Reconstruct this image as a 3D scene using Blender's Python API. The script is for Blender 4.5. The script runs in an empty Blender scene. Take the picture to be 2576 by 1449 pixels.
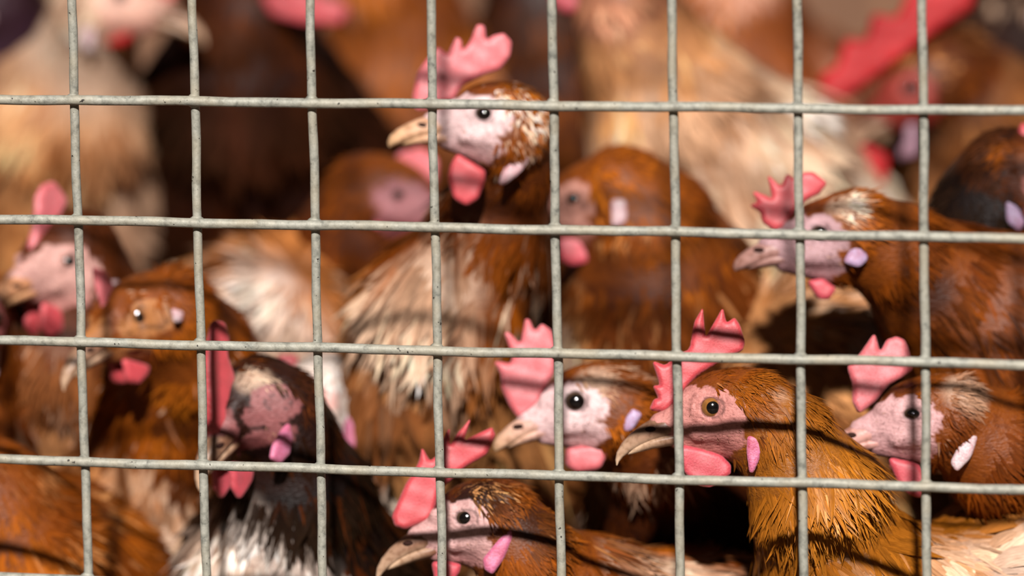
import bpy, math, random
import numpy as np
from mathutils import Vector, Matrix

rng = np.random.default_rng(7)
random.seed(7)
scene = bpy.context.scene
COL = scene.collection
W, H = 2576, 1449

# ------------------------------------------------------------------ camera
LENS = 200.0
F = W * LENS / 36.0
Z0 = 0.33                                   # height of the middle of the framed mesh above the floor
C_LOC = np.array([0.51766474, -2.2084791, 0.38368327 + Z0])
c_r = np.array([0.9747835, 0.22247648, -0.01735939])
c_d = np.array([0.02038986, -0.16626392, -0.98587046])
c_f = np.array([-0.22221923, 0.9606563, -0.16660759])
c_u = -c_d
cd = bpy.data.cameras.new('camera')
cam = bpy.data.objects.new('camera', cd)
COL.objects.link(cam)
m = Matrix(((c_r[0], c_u[0], -c_f[0], C_LOC[0]), (c_r[1], c_u[1], -c_f[1], C_LOC[1]),
            (c_r[2], c_u[2], -c_f[2], C_LOC[2]), (0, 0, 0, 1)))
cam.matrix_world = m
cd.lens = LENS
cd.sensor_width = 36.0
cd.clip_start = 0.05
cd.dof.use_dof = True
cd.dof.focus_distance = 2.325
cd.dof.aperture_fstop = 4.0
cd.dof.aperture_blades = 0
scene.camera = cam

# ------------------------------------------------------------------ light
world = bpy.data.worlds.new('world')
scene.world = world
world.use_nodes = True
bg = world.node_tree.nodes['Background']
bg.inputs[0].default_value = (1.0, 0.86, 0.76, 1)
bg.inputs[1].default_value = 0.045
sd = bpy.data.lights.new('sun', 'SUN')
sd.energy = 9.2
sd.angle = math.radians(2.2)
sd.color = (1.0, 0.925, 0.875)
sun = bpy.data.objects.new('sun', sd)
COL.objects.link(sun)
hd = np.array([c_f[0], c_f[1], 0.0])
hd /= np.linalg.norm(hd)
_a = math.radians(-1.2)
hd = np.array([hd[0] * math.cos(_a) - hd[1] * math.sin(_a), hd[0] * math.sin(_a) + hd[1] * math.cos(_a), 0.0])
EL = math.radians(37.0)
sv = hd * math.cos(EL) + np.array([0, 0, -math.sin(EL)])
sun.rotation_euler = Vector(sv).to_track_quat('-Z', 'Y').to_euler()
sun.location = (0, -2, 3)
scene.view_settings.view_transform = 'Standard'
scene.view_settings.look = 'None'
scene.view_settings.gamma = 1.0
scene.view_settings.use_curve_mapping = False
scene.view_settings.exposure = 0.0


def P(px, py, d):
    """Pixel of the photograph + distance behind the wire mesh -> world point (metres)."""
    if d > 0.33:                                # the rows behind stand further back
        d = 0.33 + (d - 0.33) * 1.6
    v = c_f + c_r * ((px - W / 2) / F) + c_d * ((py - H / 2) / F)
    return C_LOC + v * ((d - C_LOC[1]) / v[1])


def mmpp(p):
    return float(np.dot(p - C_LOC, c_f)) / F * 1000.0


def srgb(r, g, b):
    f = lambda c: (c / 255.0) / 12.92 if c <= 10 else (((c / 255.0) + 0.055) / 1.055) ** 2.4
    return np.array([f(r), f(g), f(b)])


# ------------------------------------------------------------------ materials
def new_mat(name):
    mt = bpy.data.materials.new(name)
    mt.use_nodes = True
    return mt, mt.node_tree, mt.node_tree.nodes['Principled BSDF']


def N(nt, kind, **kw):
    n = nt.nodes.new(kind)
    for k, v in kw.items():
        setattr(n, k, v)
    return n


def ramp(nt, fac, stops):
    r = N(nt, 'ShaderNodeValToRGB')
    e = r.color_ramp.elements
    while len(e) < len(stops):
        e.new(0.5)
    for i, (p, c) in enumerate(stops):
        e[i].position = p
        e[i].color = (*c[:3], 1)
    nt.links.new(fac, r.inputs[0])
    return r.outputs[0]


def noise(nt, scale, detail=4, rough=0.6, vec=None):
    n = N(nt, 'ShaderNodeTexNoise')
    n.inputs['Scale'].default_value = scale
    n.inputs['Detail'].default_value = detail
    n.inputs['Roughness'].default_value = rough
    if vec is not None:
        nt.links.new(vec, n.inputs['Vector'])
    return n.outputs['Fac']


def mix(nt, a, b, fac, mode='MIX'):
    n = N(nt, 'ShaderNodeMix', data_type='RGBA', blend_type=mode)
    for s, v in ((n.inputs[0], fac), (n.inputs[6], a), (n.inputs[7], b)):
        if hasattr(v, 'is_linked'):
            nt.links.new(v, s)
        elif isinstance(v, (int, float)):
            s.default_value = v
        else:
            s.default_value = (*v[:3], 1)
    return n.outputs[2]


def bump(nt, bsdf, h, strength, dist):
    b = N(nt, 'ShaderNodeBump')
    b.inputs['Strength'].default_value = strength
    b.inputs['Distance'].default_value = dist
    nt.links.new(h, b.inputs['Height'])
    nt.links.new(b.outputs[0], bsdf.inputs['Normal'])


def mat_plumage():
    mt, nt, b = new_mat('plumage')
    at = N(nt, 'ShaderNodeAttribute', attribute_name='Col')
    uv = N(nt, 'ShaderNodeUVMap', uv_map='UVMap')
    mp = N(nt, 'ShaderNodeMapping')
    mp.inputs['Scale'].default_value = (2.6, 0.16, 1)
    nt.links.new(uv.outputs[0], mp.inputs[0])
    n = noise(nt, 1.0, 3, 0.6, mp.outputs[0])
    st = ramp(nt, n, [(0.30, (0.62, 0.57, 0.52)), (0.52, (0.97, 0.97, 0.97)), (0.72, (1.38, 1.38, 1.36))])
    c = mix(nt, at.outputs['Color'], st, 1.0, 'MULTIPLY')
    nt.links.new(c, b.inputs['Base Color'])
    b.inputs['Roughness'].default_value = 0.48
    b.inputs['Specular IOR Level'].default_value = 0.09
    bump(nt, b, n, 0.35, 0.0004)
    return mt


def mat_skin():
    mt, nt, b = new_mat('skin')
    at = N(nt, 'ShaderNodeAttribute', attribute_name='Col')
    tc = N(nt, 'ShaderNodeTexCoord')
    n = noise(nt, 230, 4, 0.65, tc.outputs['Object'])
    n2 = noise(nt, 1100, 3, 0.6, tc.outputs['Object'])
    st = ramp(nt, n, [(0.32, (0.62, 0.55, 0.55)), (0.5, (1, 1, 1)), (0.72, (1.2, 1.2, 1.22))])
    st2 = ramp(nt, n2, [(0.36, (0.66, 0.6, 0.58)), (0.5, (1, 1, 1))])
    c = mix(nt, at.outputs['Color'], st, 0.8, 'MULTIPLY')
    c = mix(nt, c, st2, 0.6, 'MULTIPLY')
    nt.links.new(c, b.inputs['Base Color'])
    b.inputs['Roughness'].default_value = 0.5
    b.inputs['Specular IOR Level'].default_value = 0.4
    b.inputs['Subsurface Weight'].default_value = 0.08
    b.inputs['Subsurface Radius'].default_value = (1.0, 0.35, 0.25)
    b.inputs['Subsurface Scale'].default_value = 0.0015
    mp = N(nt, 'ShaderNodeMapping')
    mp.inputs['Scale'].default_value = (1, 1, 2.2)
    nt.links.new(tc.outputs['Object'], mp.inputs[0])
    w = noise(nt, 420, 3, 0.6, mp.outputs[0])
    bump(nt, b, w, 0.55, 0.0012)
    return mt


def mat_flesh(name, col, sss=(1.0, 0.12, 0.12), scale=0.002, grain=1300, spec=0.8, sheen=0.12):
    mt, nt, b = new_mat(name)
    tc = N(nt, 'ShaderNodeTexCoord')
    n = noise(nt, grain, 3, 0.6, tc.outputs['Object'])
    n2 = noise(nt, 130, 3, 0.5, tc.outputs['Object'])
    c0 = ramp(nt, n2, [(0.3, tuple(np.array(col) * np.array([0.88, 0.5, 0.55]))), (0.6, tuple(col))])
    g = ramp(nt, n, [(0.35, (0.86, 0.55, 0.58)), (0.62, (1.08, 1.4, 1.35))])
    c = mix(nt, c0, g, 0.8, 'MULTIPLY')
    nt.links.new(c, b.inputs['Base Color'])
    b.inputs['Roughness'].default_value = 0.56
    b.inputs['Specular IOR Level'].default_value = spec
    b.inputs['Coat Weight'].default_value = 0.8 * spec
    b.inputs['Coat Roughness'].default_value = 0.5
    b.inputs['Sheen Weight'].default_value = sheen
    b.inputs['Sheen Roughness'].default_value = 0.75
    b.inputs['Sheen Tint'].default_value = (1.0, 0.86, 0.88, 1)
    b.inputs['Subsurface Weight'].default_value = 0.5
    b.inputs['Subsurface Radius'].default_value = sss
    b.inputs['Subsurface Scale'].default_value = scale
    bump(nt, b, n, 0.75, 0.0006)
    return mt


def mat_beak():
    mt, nt, b = new_mat('horn')
    at = N(nt, 'ShaderNodeAttribute', attribute_name='Col')
    tc = N(nt, 'ShaderNodeTexCoord')
    n = noise(nt, 330, 4, 0.6, tc.outputs['Object'])
    st = ramp(nt, n, [(0.33, (0.55, 0.45, 0.38)), (0.5, (1, 1, 1)), (0.7, (1.2, 1.2, 1.2))])
    c = mix(nt, at.outputs['Color'], st, 0.75, 'MULTIPLY')
    nt.links.new(c, b.inputs['Base Color'])
    b.inputs['Roughness'].default_value = 0.38
    bump(nt, b, n, 0.3, 0.0005)
    return mt


def mat_plain(name, col, rough=0.5, spec=0.5, coat=0.0):
    mt, nt, b = new_mat(name)
    tc = N(nt, 'ShaderNodeTexCoord')
    n = noise(nt, 400, 3, 0.6, tc.outputs['Object'])
    k = np.array(col)
    c = ramp(nt, n, [(0.3, tuple(k * 0.7)), (0.7, tuple(np.minimum(k * 1.2, 1)))])
    nt.links.new(c, b.inputs['Base Color'])
    b.inputs['Roughness'].default_value = rough
    b.inputs['Specular IOR Level'].default_value = spec
    b.inputs['Coat Weight'].default_value = coat
    b.inputs['Coat Roughness'].default_value = 0.03
    return mt


def mat_wire():
    mt, nt, b = new_mat('galvanised_wire')
    tc = N(nt, 'ShaderNodeTexCoord')
    n1 = noise(nt, 260, 5, 0.65, tc.outputs['Object'])
    n2 = noise(nt, 60, 3, 0.5, tc.outputs['Object'])
    n3 = noise(nt, 480, 2, 0.5, tc.outputs['Object'])
    c = ramp(nt, n1, [(0.30, (0.17, 0.175, 0.15)), (0.48, (0.36, 0.365, 0.31)), (0.72, (0.50, 0.50, 0.43))])
    c = mix(nt, c, (0.43, 0.385, 0.28), ramp(nt, n2, [(0.45, (0, 0, 0)), (0.68, (0.6, 0.6, 0.6))]))
    c = mix(nt, c, (0.035, 0.03, 0.025), ramp(nt, n3, [(0.70, (0, 0, 0)), (0.735, (1, 1, 1))]))
    nt.links.new(c, b.inputs['Base Color'])
    b.inputs['Metallic'].default_value = 0.15
    b.inputs['Roughness'].default_value = 0.55
    bump(nt, b, n1, 0.5, 0.0006)
    return mt


M_PLUM = mat_plumage()
M_SKIN = mat_skin()
M_COMB = mat_flesh('comb_flesh', (0.66, 0.022, 0.042))
M_COMB_PALE = mat_flesh('pale_comb_flesh', (0.74, 0.14, 0.165))
M_COMB_DEEP = mat_flesh('deep_red_comb_flesh', (0.55, 0.006, 0.010), spec=0.25, sheen=0.0)
M_WATTLE = mat_flesh('wattle_flesh', (0.62, 0.022, 0.055))
M_LOBE = mat_flesh('ear_lobe_flesh', (0.66, 0.14, 0.30), (1, 0.3, 0.45), 0.002)
M_LOBE_PALE = mat_flesh('pale_ear_lobe_flesh', (0.72, 0.53, 0.56), (1, 0.6, 0.7), 0.002)
M_LOBE_LILAC = mat_flesh('lilac_ear_lobe_flesh', (0.50, 0.34, 0.56), (1, 0.6, 0.9), 0.002)
M_LOBE_DIM = mat_flesh('dim_ear_lobe_flesh', (0.22, 0.07, 0.13), (1, 0.5, 0.7), 0.002)
M_BEAK = mat_beak()
M_PUPIL = mat_plain('pupil', (0.004, 0.003, 0.003), 0.12, 0.5, 0.6)
M_IRIS = mat_plain('iris', (0.30, 0.125, 0.03), 0.15, 0.5, 0.6)
M_IRIS_DARK = mat_plain('dark_iris', (0.06, 0.035, 0.02), 0.15, 0.5, 0.6)
M_NOSTRIL = mat_plain('nostril', (0.035, 0.012, 0.008), 0.8, 0.2)
M_LEG = mat_plain('leg_scales', (0.55, 0.38, 0.16), 0.55)
M_WIRE = mat_wire()


ALB = 0.60
for _m in bpy.data.materials:
    _nt = _m.node_tree
    _b = _nt.nodes['Principled BSDF']
    _l = _b.inputs['Base Color'].links[0]
    _src = _l.from_socket
    _nt.links.new(mix(_nt, _src, (ALB, ALB, ALB), 1.0, 'MULTIPLY'), _b.inputs['Base Color'])
    if _m not in (M_PUPIL, M_IRIS, M_IRIS_DARK):
        _b.inputs['Specular IOR Level'].default_value *= 0.65

# ------------------------------------------------------------------ mesh helpers
def mesh_obj(name, verts, faces, mat, parent=None, col=None, smooth=True, uv=None, nrm=None):
    """verts (n,3) metres; faces (k,3|4) array or list."""
    me = bpy.data.meshes.new(name)
    verts = np.asarray(verts, dtype=np.float32)
    if isinstance(faces, np.ndarray):
        k, s = faces.shape
        me.vertices.add(len(verts))
        me.vertices.foreach_set('co', verts.ravel())
        me.loops.add(k * s)
        me.loops.foreach_set('vertex_index', faces.astype(np.int32).ravel())
        me.polygons.add(k)
        me.polygons.foreach_set('loop_start', np.arange(0, k * s, s, dtype=np.int32))
        me.update(calc_edges=True)
    else:
        me.from_pydata([tuple(v) for v in verts], [], faces)
    if smooth:
        me.polygons.foreach_set('use_smooth', np.ones(len(me.polygons), dtype=bool))
    if nrm is not None:
        me.normals_split_custom_set_from_vertices(np.asarray(nrm, dtype=np.float32))
    if col is not None:
        a = me.attributes.new('Col', 'FLOAT_COLOR', 'POINT')
        c4 = np.ones((len(verts), 4), dtype=np.float32)
        c4[:, :3] = col
        a.data.foreach_set('color', c4.ravel())
    if uv is not None:
        ul = me.uv_layers.new(name='UVMap')
        li = np.empty(len(me.loops), dtype=np.int32)
        me.loops.foreach_get('vertex_index', li)
        ul.data.foreach_set('uv', np.asarray(uv, dtype=np.float32)[li].ravel())
    for mt in (mat if isinstance(mat, (list, tuple)) else [mat]):
        me.materials.append(mt)
    o = bpy.data.objects.new(name, me)
    COL.objects.link(o)
    if parent is not None:
        o.parent = parent
        o.matrix_parent_inverse = PINV[parent.name]
    return o


PINV = {}


def empty(name, loc, label, cat, group=None):
    o = bpy.data.objects.new(name, None)
    o.location = tuple(loc)
    o.empty_display_size = 0.02
    COL.objects.link(o)
    PINV[o.name] = Matrix.Translation(Vector(tuple(loc))).inverted()
    o['label'] = label
    o['category'] = cat
    if group:
        o['group'] = group
    return o


def tube(pts, radii, nseg=10, flat=None):
    """Swept tube through pts with radii; returns verts, quads (array)."""
    pts = np.asarray(pts, float)
    n = len(pts)
    t = np.gradient(pts, axis=0)
    t /= np.linalg.norm(t, axis=1)[:, None] + 1e-12
    up = np.array([0, 0, 1.0]) if abs(t[0][2]) < 0.9 else np.array([1.0, 0, 0])
    V = []
    s = np.cross(t[0], up)
    for i in range(n):
        s = s - t[i] * np.dot(s, t[i])
        s /= np.linalg.norm(s) + 1e-12
        b = np.cross(s, t[i])
        a = np.linspace(0, 2 * np.pi, nseg, endpoint=False)
        V.append(pts[i] + radii[i] * (np.cos(a)[:, None] * s + np.sin(a)[:, None] * b))
    V = np.concatenate(V)
    q = []
    for i in range(n - 1):
        for j in range(nseg):
            k = (j + 1) % nseg
            q.append((i * nseg + j, i * nseg + k, (i + 1) * nseg + k, (i + 1) * nseg + j))
    return V, np.array(q)


def join(parts):
    V, Q, o = [], [], 0
    for v, q in parts:
        V.append(v)
        Q.append(q + o)
        o += len(v)
    return np.concatenate(V), np.concatenate(Q)


def surface_nets(D, xs, ys, zs):
    S = D < 0
    nx, ny, nz = D.shape
    cnt = np.zeros((nx - 1, ny - 1, nz - 1), np.int8)
    for i in (0, 1):
        for j in (0, 1):
            for k in (0, 1):
                cnt += S[i:nx - 1 + i, j:ny - 1 + j, k:nz - 1 + k]
    act = (cnt > 0) & (cnt < 8)
    idx = -np.ones(act.shape, np.int64)
    ci, cj, ck = np.nonzero(act)
    idx[ci, cj, ck] = np.arange(len(ci))
    acc = np.zeros((len(ci), 3))
    num = np.zeros(len(ci))
    for ax in range(3):
        o1, o2 = [a for a in range(3) if a != ax]
        for p in (0, 1):
            for q in (0, 1):
                off = [0, 0, 0]
                off[o1] = p
                off[o2] = q
                a = (ci + off[0], cj + off[1], ck + off[2])
                e = list(off)
                e[ax] += 1
                b = (ci + e[0], cj + e[1], ck + e[2])
                da, db = D[a], D[b]
                cr = (da < 0) != (db < 0)
                t = np.where(cr, da / np.where(cr, da - db, 1), 0)
                pos = np.zeros((len(ci), 3))
                pos[:, 0] = off[0]
                pos[:, 1] = off[1]
                pos[:, 2] = off[2]
                pos[:, ax] += t
                acc[cr] += pos[cr]
                num[cr] += 1
    acc /= num[:, None]
    fx = np.interp(ci + acc[:, 0], np.arange(nx), xs)
    fy = np.interp(cj + acc[:, 1], np.arange(ny), ys)
    fz = np.interp(ck + acc[:, 2], np.arange(nz), zs)
    V = np.stack([fx, fy, fz], 1)
    Q = []
    for ax in range(3):
        o1, o2 = (ax + 1) % 3, (ax + 2) % 3
        sl0 = [slice(None)] * 3
        sl1 = [slice(None)] * 3
        sl0[ax] = slice(0, -1)
        sl1[ax] = slice(1, None)
        sa, sb = S[tuple(sl0)], S[tuple(sl1)]
        ch = np.argwhere(sa != sb)
        ok = (ch[:, o1] > 0) & (ch[:, o2] > 0) & (ch[:, o1] < D.shape[o1] - 1) & (ch[:, o2] < D.shape[o2] - 1)
        ch = ch[ok]
        inside = sa[ch[:, 0], ch[:, 1], ch[:, 2]]
        def cell(d1, d2):
            c = ch.copy()
            c[:, o1] += d1
            c[:, o2] += d2
            return idx[c[:, 0], c[:, 1], c[:, 2]]
        q = np.stack([cell(-1, -1), cell(0, -1), cell(0, 0), cell(-1, 0)], 1)
        q[~inside] = q[~inside][:, ::-1]
        Q.append(q)
    return V, np.concatenate(Q)


def smin(a, b, k):
    h = np.clip(0.5 + 0.5 * (b - a) / k, 0, 1)
    return b + (a - b) * h - k * h * (1 - h)


def s_chain(p, a, b, ra, rb):
    a, b = np.asarray(a, float), np.asarray(b, float)
    ab = b - a
    t = np.clip(((p - a) @ ab) / (ab @ ab + 1e-9), 0, 1)
    return np.linalg.norm(p - a - t[..., None] * ab, axis=-1) - (ra + (rb - ra) * t)


def s_ell(p, c, r):
    q = p - np.asarray(c, float)
    r = np.asarray(r, float)
    k0 = np.linalg.norm(q / r, axis=-1)
    k1 = np.linalg.norm(q / (r * r), axis=-1) + 1e-9
    return k0 * (k0 - 1) / k1


def poly_sd(px, py, poly):
    """signed distance to polygon, positive inside."""
    d = np.full(px.shape, 1e9)
    ins = np.zeros(px.shape, bool)
    n = len(poly)
    for i in range(n):
        ax, ay = poly[i]
        bx, by = poly[(i + 1) % n]
        ex, ey = bx - ax, by - ay
        t = np.clip(((px - ax) * ex + (py - ay) * ey) / (ex * ex + ey * ey + 1e-9), 0, 1)
        d = np.minimum(d, np.hypot(px - ax - t * ex, py - ay - t * ey))
        c = ((ay > py) != (by > py)) & (px < (bx - ax) * (py - ay) / (by - ay + 1e-12) + ax)
        ins ^= c
    return np.where(ins, d, -d)


def chaikin(poly, w=0.22):
    out = []
    n = len(poly)
    for i in range(n):
        a, b = np.array(poly[i], float), np.array(poly[(i + 1) % n], float)
        out += [tuple(a * (1 - w) + b * w), tuple(a * w + b * (1 - w))]
    return out


def blade(poly, thick, rim, res, base=None):
    """Fleshy blade (comb, wattle, ear lobe) in its own x-z plane, mm. thick = half thickness."""
    poly = chaikin(poly, 0.13)
    a = np.array(poly)
    lo, hi = a.min(0) - 2 * res, a.max(0) + 2 * res
    xs = np.arange(lo[0], hi[0] + res, res)
    zs = np.arange(lo[1], hi[1] + res, res)
    ys = np.linspace(-1.5 * thick - 0.9, 1.5 * thick + 0.9, 17)
    X, Z = np.meshgrid(xs, zs, indexing='ij')
    d = poly_sd(X, Z, poly)
    u = np.clip(d / rim, 0, 1)
    t = np.where(d > 0, np.maximum(thick * np.sqrt(np.clip(1 - (1 - u) ** 2, 0, 1)), res * 0.8), 0)
    if base is not None:                         # thicker towards the root
        t = t * base(X, Z)
    wob = 0.25 * np.sin(X * 0.55 + Z * 0.23) + 0.2 * np.sin(Z * 0.7 - X * 0.31)
    D = np.where(d[:, None, :] > 0, np.abs(ys[None, :, None] - wob[:, None, :] * 0.5) - t[:, None, :],
                 np.maximum(-d[:, None, :], 0.02) + 0 * ys[None, :, None])
    return surface_nets(D, xs, ys, zs)


# ------------------------------------------------------------------ feathers
def feathers(pos, nor, tan, L, Wd, lift, curl, c0, c1, nseg=4, point=0.5, rid=None):
    """Curved cards; all arrays per feather, mm. Returns verts, quads, cols, uvs."""
    n = len(pos)
    bi = np.cross(nor, tan)
    bi /= np.linalg.norm(bi, axis=1)[:, None] + 1e-9
    u = np.linspace(0, 1, nseg + 1)
    prof = (0.30 + 0.70 * np.sin(np.pi * np.clip(u, 0, 1) ** 0.75 * 0.9 + 0.15)) * (1 - u ** (2.0 + 4 * (1 - point)))
    prof = np.clip(prof, 0.03, None)
    V = np.empty((n, nseg + 1, 3, 3))
    Cc = np.empty((n, nseg + 1, 3, 3))
    UV = np.empty((n, nseg + 1, 3, 2))
    NN = np.empty((n, nseg + 1, 3, 3))
    r = rid if rid is not None else rng.random(n)
    sway = rng.normal(0, 0.10, n)
    for i, ui in enumerate(u):
        mid = pos + tan * (L * ui)[:, None] + nor * (lift * L * ui - curl * L * ui * ui)[:, None] \
            + bi * (sway * L * ui * ui)[:, None]
        for j, s in enumerate((-1, 0, 1)):
            V[:, i, j] = mid + bi * (s * Wd * prof[i])[:, None] - nor * (abs(s) * 0.25 * Wd * prof[i])[:, None]
            Cc[:, i, j] = c0 + (c1 - c0) * ui
            NN[:, i, j] = nor + bi * (0.30 * s) - tan * ((lift - 2 * curl * ui) * 0.6)[:, None]
            UV[:, i, j, 0] = s * Wd * prof[i] + r * 331.0 + 0.5 * abs(s)
            UV[:, i, j, 1] = L * ui + r * 917.0
    base = np.arange(n)[:, None] * ((nseg + 1) * 3)
    q = []
    for i in range(nseg):
        for j in (0, 1):
            a = i * 3 + j
            q.append([a, a + 3, a + 4, a + 1])
    q = np.array(q)
    Q = (base[:, :, None] + q[None]).reshape(-1, 4)
    NN /= np.linalg.norm(NN, axis=-1, keepdims=True)
    return V.reshape(-1, 3), Q, Cc.reshape(-1, 3), UV.reshape(-1, 2), NN.reshape(-1, 3)


# ------------------------------------------------------------------ hens
RUST = srgb(136, 68, 10)
GOLD = srgb(160, 96, 24)
BROWN = srgb(94, 42, 7)
DARK = srgb(44, 15, 5)
BLACK = srgb(22, 9, 6)
CREAM = srgb(230, 196, 168)
TAN = srgb(196, 136, 84)
WHITE = srgb(236, 216, 202)
FACE = srgb(232, 184, 182)


def lerp_cols(stops, s):
    xs = [k for k, _ in stops]
    cs = np.array([c for _, c in stops])
    return np.stack([np.interp(s, xs, cs[:, i]) for i in range(3)], 1)


def wob(p, sc, ph):
    a = p / sc
    return (np.sin(a[:, 0] + 1.7 * ph + 1.3 * np.sin(a[:, 2] * 1.1)) + np.sin(a[:, 1] * 1.2 + ph + np.sin(a[:, 0] * 0.9))
            + np.sin(a[:, 2] * 1.1 + 2.3 * ph + 1.2 * np.sin(a[:, 1] * 1.3))) / 3


def hen(label, eye, d, spine, yaw=0, pitch=0, roll=0, side=1, scale=1.0, comb=None, wattle=None, lobe=None,
        comb_mat=None, wattle_mat=None, lobe_mat=None, cols=None, alt=None, alt_p=0.25, patches=(), face=FACE,
        face_s=1.0, beak=None, iris=None, detail=1, comb_t=2.2, dens=1.0, tip=0.5, ruffle=0.0, body_dens=1.0,
        flip=False, group='laying hens crowded behind the wire mesh', tone=1.0, lid=1.0, beak_s=1.0, eye_s=0.86, squash=0.80, mottle=1.45, ruffle_body=0.0):
    cy, sy = math.cos(math.radians(yaw)), math.sin(math.radians(yaw))
    cp, sp = math.cos(math.radians(pitch)), math.sin(math.radians(pitch))
    h = (-c_r * cy if not flip else c_r * cy) - c_f * sy
    X = h * cp - c_u * sp
    Zv = c_u * cp + h * sp
    Y = np.cross(Zv, X)
    if roll:
        cr_, sr_ = math.cos(math.radians(roll)), math.sin(math.radians(roll))
        Y, Zv = Y * cr_ + Zv * sr_, Zv * cr_ - Y * sr_
    R = np.stack([X, Y, Zv], 1)                       # local -> world
    near = 1 if np.dot(Y, c_f) < 0 else -1            # the side of the head that faces the camera
    eye_w = P(eye[0], eye[1], d)
    k = scale
    org = (eye_w - R @ np.array([0, 13.0 * near, 0]) * k / 1000.0) * 1000.0   # mm
    mp = mmpp(org / 1000.0)

    def local(poly, y):
        """image outline -> (x, z) in the head's plane at local y, mm"""
        A = np.array([[np.dot(X, c_r), np.dot(Zv, c_r)], [np.dot(X, c_u), np.dot(Zv, c_u)]])
        off = np.array([np.dot(Y, c_r), np.dot(Y, c_u)]) * (y - 13.0 * near) * k
        Ai = np.linalg.inv(A)
        out = []
        for (x, z) in poly:
            v = np.array([(x - eye[0]) * mp, -(z - eye[1]) * mp]) - off
            out.append(tuple(Ai @ v / k))
        return out

    def to_world(v):
        return (np.asarray(v) @ R.T) * k + org

    # spine in world mm
    sp_p = [P(a, b, dd) * 1000.0 for a, b, dd, r in spine]
    sp_r = [r * 1000.0 for a, b, dd, r in spine]
    hb = to_world(np.array([[-13, 0, -1.0]]))[0]
    chain_p = [hb] + sp_p
    chain_r = [12.0 * k] + sp_r

    def sdf(p):
        q = ((p - org) @ R) / k
        D = s_ell(q, (-7, 0, 1), (20, 13.5, 14.5))
        D = smin(D, s_chain(q, (4, 0, -4), (20.5, 0, -7.6), 11.5, 5.6), 6)
        D = smin(D, s_chain(q, (-7, 0, -12.5), (13.5, 0, -13.4), 9.5, 4.6), 5)
        ys = q.copy()
        ys[..., 1] = np.abs(ys[..., 1])
        D = smin(D, s_chain(ys, (-3, 9.0, 7.0), (13, 5.5, 2), 3.6, 2.4), 3)
        D = smin(D, s_chain(ys, (-6, 10, -9), (6, 8.5, -10.5), 4.5, 3.5), 3)
        # socket and eyelids
        sock = np.linalg.norm((ys - np.array([0, 14.5, 0])) / np.array([1, 1, squash]), axis=-1) * 0.9 - 5.2 * eye_s
        D = -smin(-D, sock, 1.5)
        e = ys - np.array([0, 12.3, 0])
        rr = np.hypot(e[..., 0] / 1.06, e[..., 2] / squash) / eye_s
        lidt = np.hypot(rr - 5.5, e[..., 1]) - 1.05 * lid
        D = smin(D, lidt, 1.2)
        lid2 = np.hypot(rr - 8.2, e[..., 1] + 0.9) - 0.75 * lid
        D = smin(D, lid2, 1.0) * k
        for i in range(len(chain_p) - 1):
            D = smin(D, s_chain(p, chain_p[i], chain_p[i + 1], chain_r[i], chain_r[i + 1]), 9.0)
        return D

    # rectilinear grid, fine around the head
    hf, hc = ((1.15, 6.0), (1.7, 7.0), (3.2, 10.0))[detail if detail < 3 else 2]
    allp = np.array(chain_p + [org])
    allr = np.array(chain_r + [36 * k])
    axes = []
    for a in range(3):
        lo, hi = (allp[:, a] - allr).min() - 8, (allp[:, a] + allr).max() + 8
        f0, f1 = org[a] - 27 * k, org[a] + 27 * k
        pts = list(np.arange(f0, f1, hf))
        x, st = f0, hf
        while x > lo:
            st = min(st * 1.25, hc)
            x -= st
            pts.append(x)
        x, st = pts[len(np.arange(f0, f1, hf)) - 1], hf
        while x < hi:
            st = min(st * 1.25, hc)
            x += st
            pts.append(x)
        axes.append(np.sort(np.array(pts)))
    G = np.stack(np.meshgrid(*axes, indexing='ij'), -1)
    V, Q = surface_nets(sdf(G), *axes)

    def info(p):
        """distance along the bird from the crown, flow direction, bare-face mask"""
        q = ((p - org) @ R) / k
        poly = [to_world(np.array([[20, 0, -4.0]]))[0], to_world(np.array([[-8, 0, 4.0]]))[0]] + sp_p
        best = np.full(len(p), 1e9)
        s = np.zeros(len(p))
        T = np.zeros((len(p), 3))
        acc = -22.0 * k
        for i in range(len(poly) - 1):
            a, b = np.array(poly[i]), np.array(poly[i + 1])
            ab = b - a
            ln = np.linalg.norm(ab)
            t = np.clip(((p - a) @ ab) / (ln * ln), 0, 1)
            dist = np.linalg.norm(p - a - t[:, None] * ab, axis=1) - (chain_r[max(0, min(i, len(chain_r) - 1))] * 0.5)
            m_ = dist < best
            best[m_] = dist[m_]
            s[m_] = acc + t[m_] * ln
            T[m_] = ab / ln
            acc += ln
        x, y, z = q[:, 0], np.abs(q[:, 1]), q[:, 2]
        fs = face_s
        w = 0.10 * np.sin(x * 0.9) + 0.08 * np.sin(z * 1.3 + x * 0.4)
        e1 = ((x - 4) / (15.5 * fs)) ** 2 + ((z + 3.0) / (10.5 * fs)) ** 2 < 1 + w
        e2 = ((x - 6) / (17.0 * fs)) ** 2 + ((z + 14) / (8.0 * fs)) ** 2 < 1 + w
        head_near = np.linalg.norm(q, axis=1) < 34
        bare = (e1 | e2 | (x > 15)) & (y > 2.0) & head_near
        bare |= (x > 17) & head_near
        bare |= (np.hypot(x, z) < 7.8) & (y > 5) & head_near
        return s, T, bare, q

    if cols is None:
        cc = [(-25, RUST), (30, RUST), (90, GOLD), (160, RUST), (300, BROWN)]
    else:
        cc = cols
    alt_c = CREAM if alt is None else alt
    pt = []
    for (a, b, dd, rad, c, st) in patches:
        pt.append((P(a, b, dd) * 1000.0, rad, c, st))
    ph = (eye[0] * 0.013 + eye[1] * 0.007) % 6.28

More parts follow.
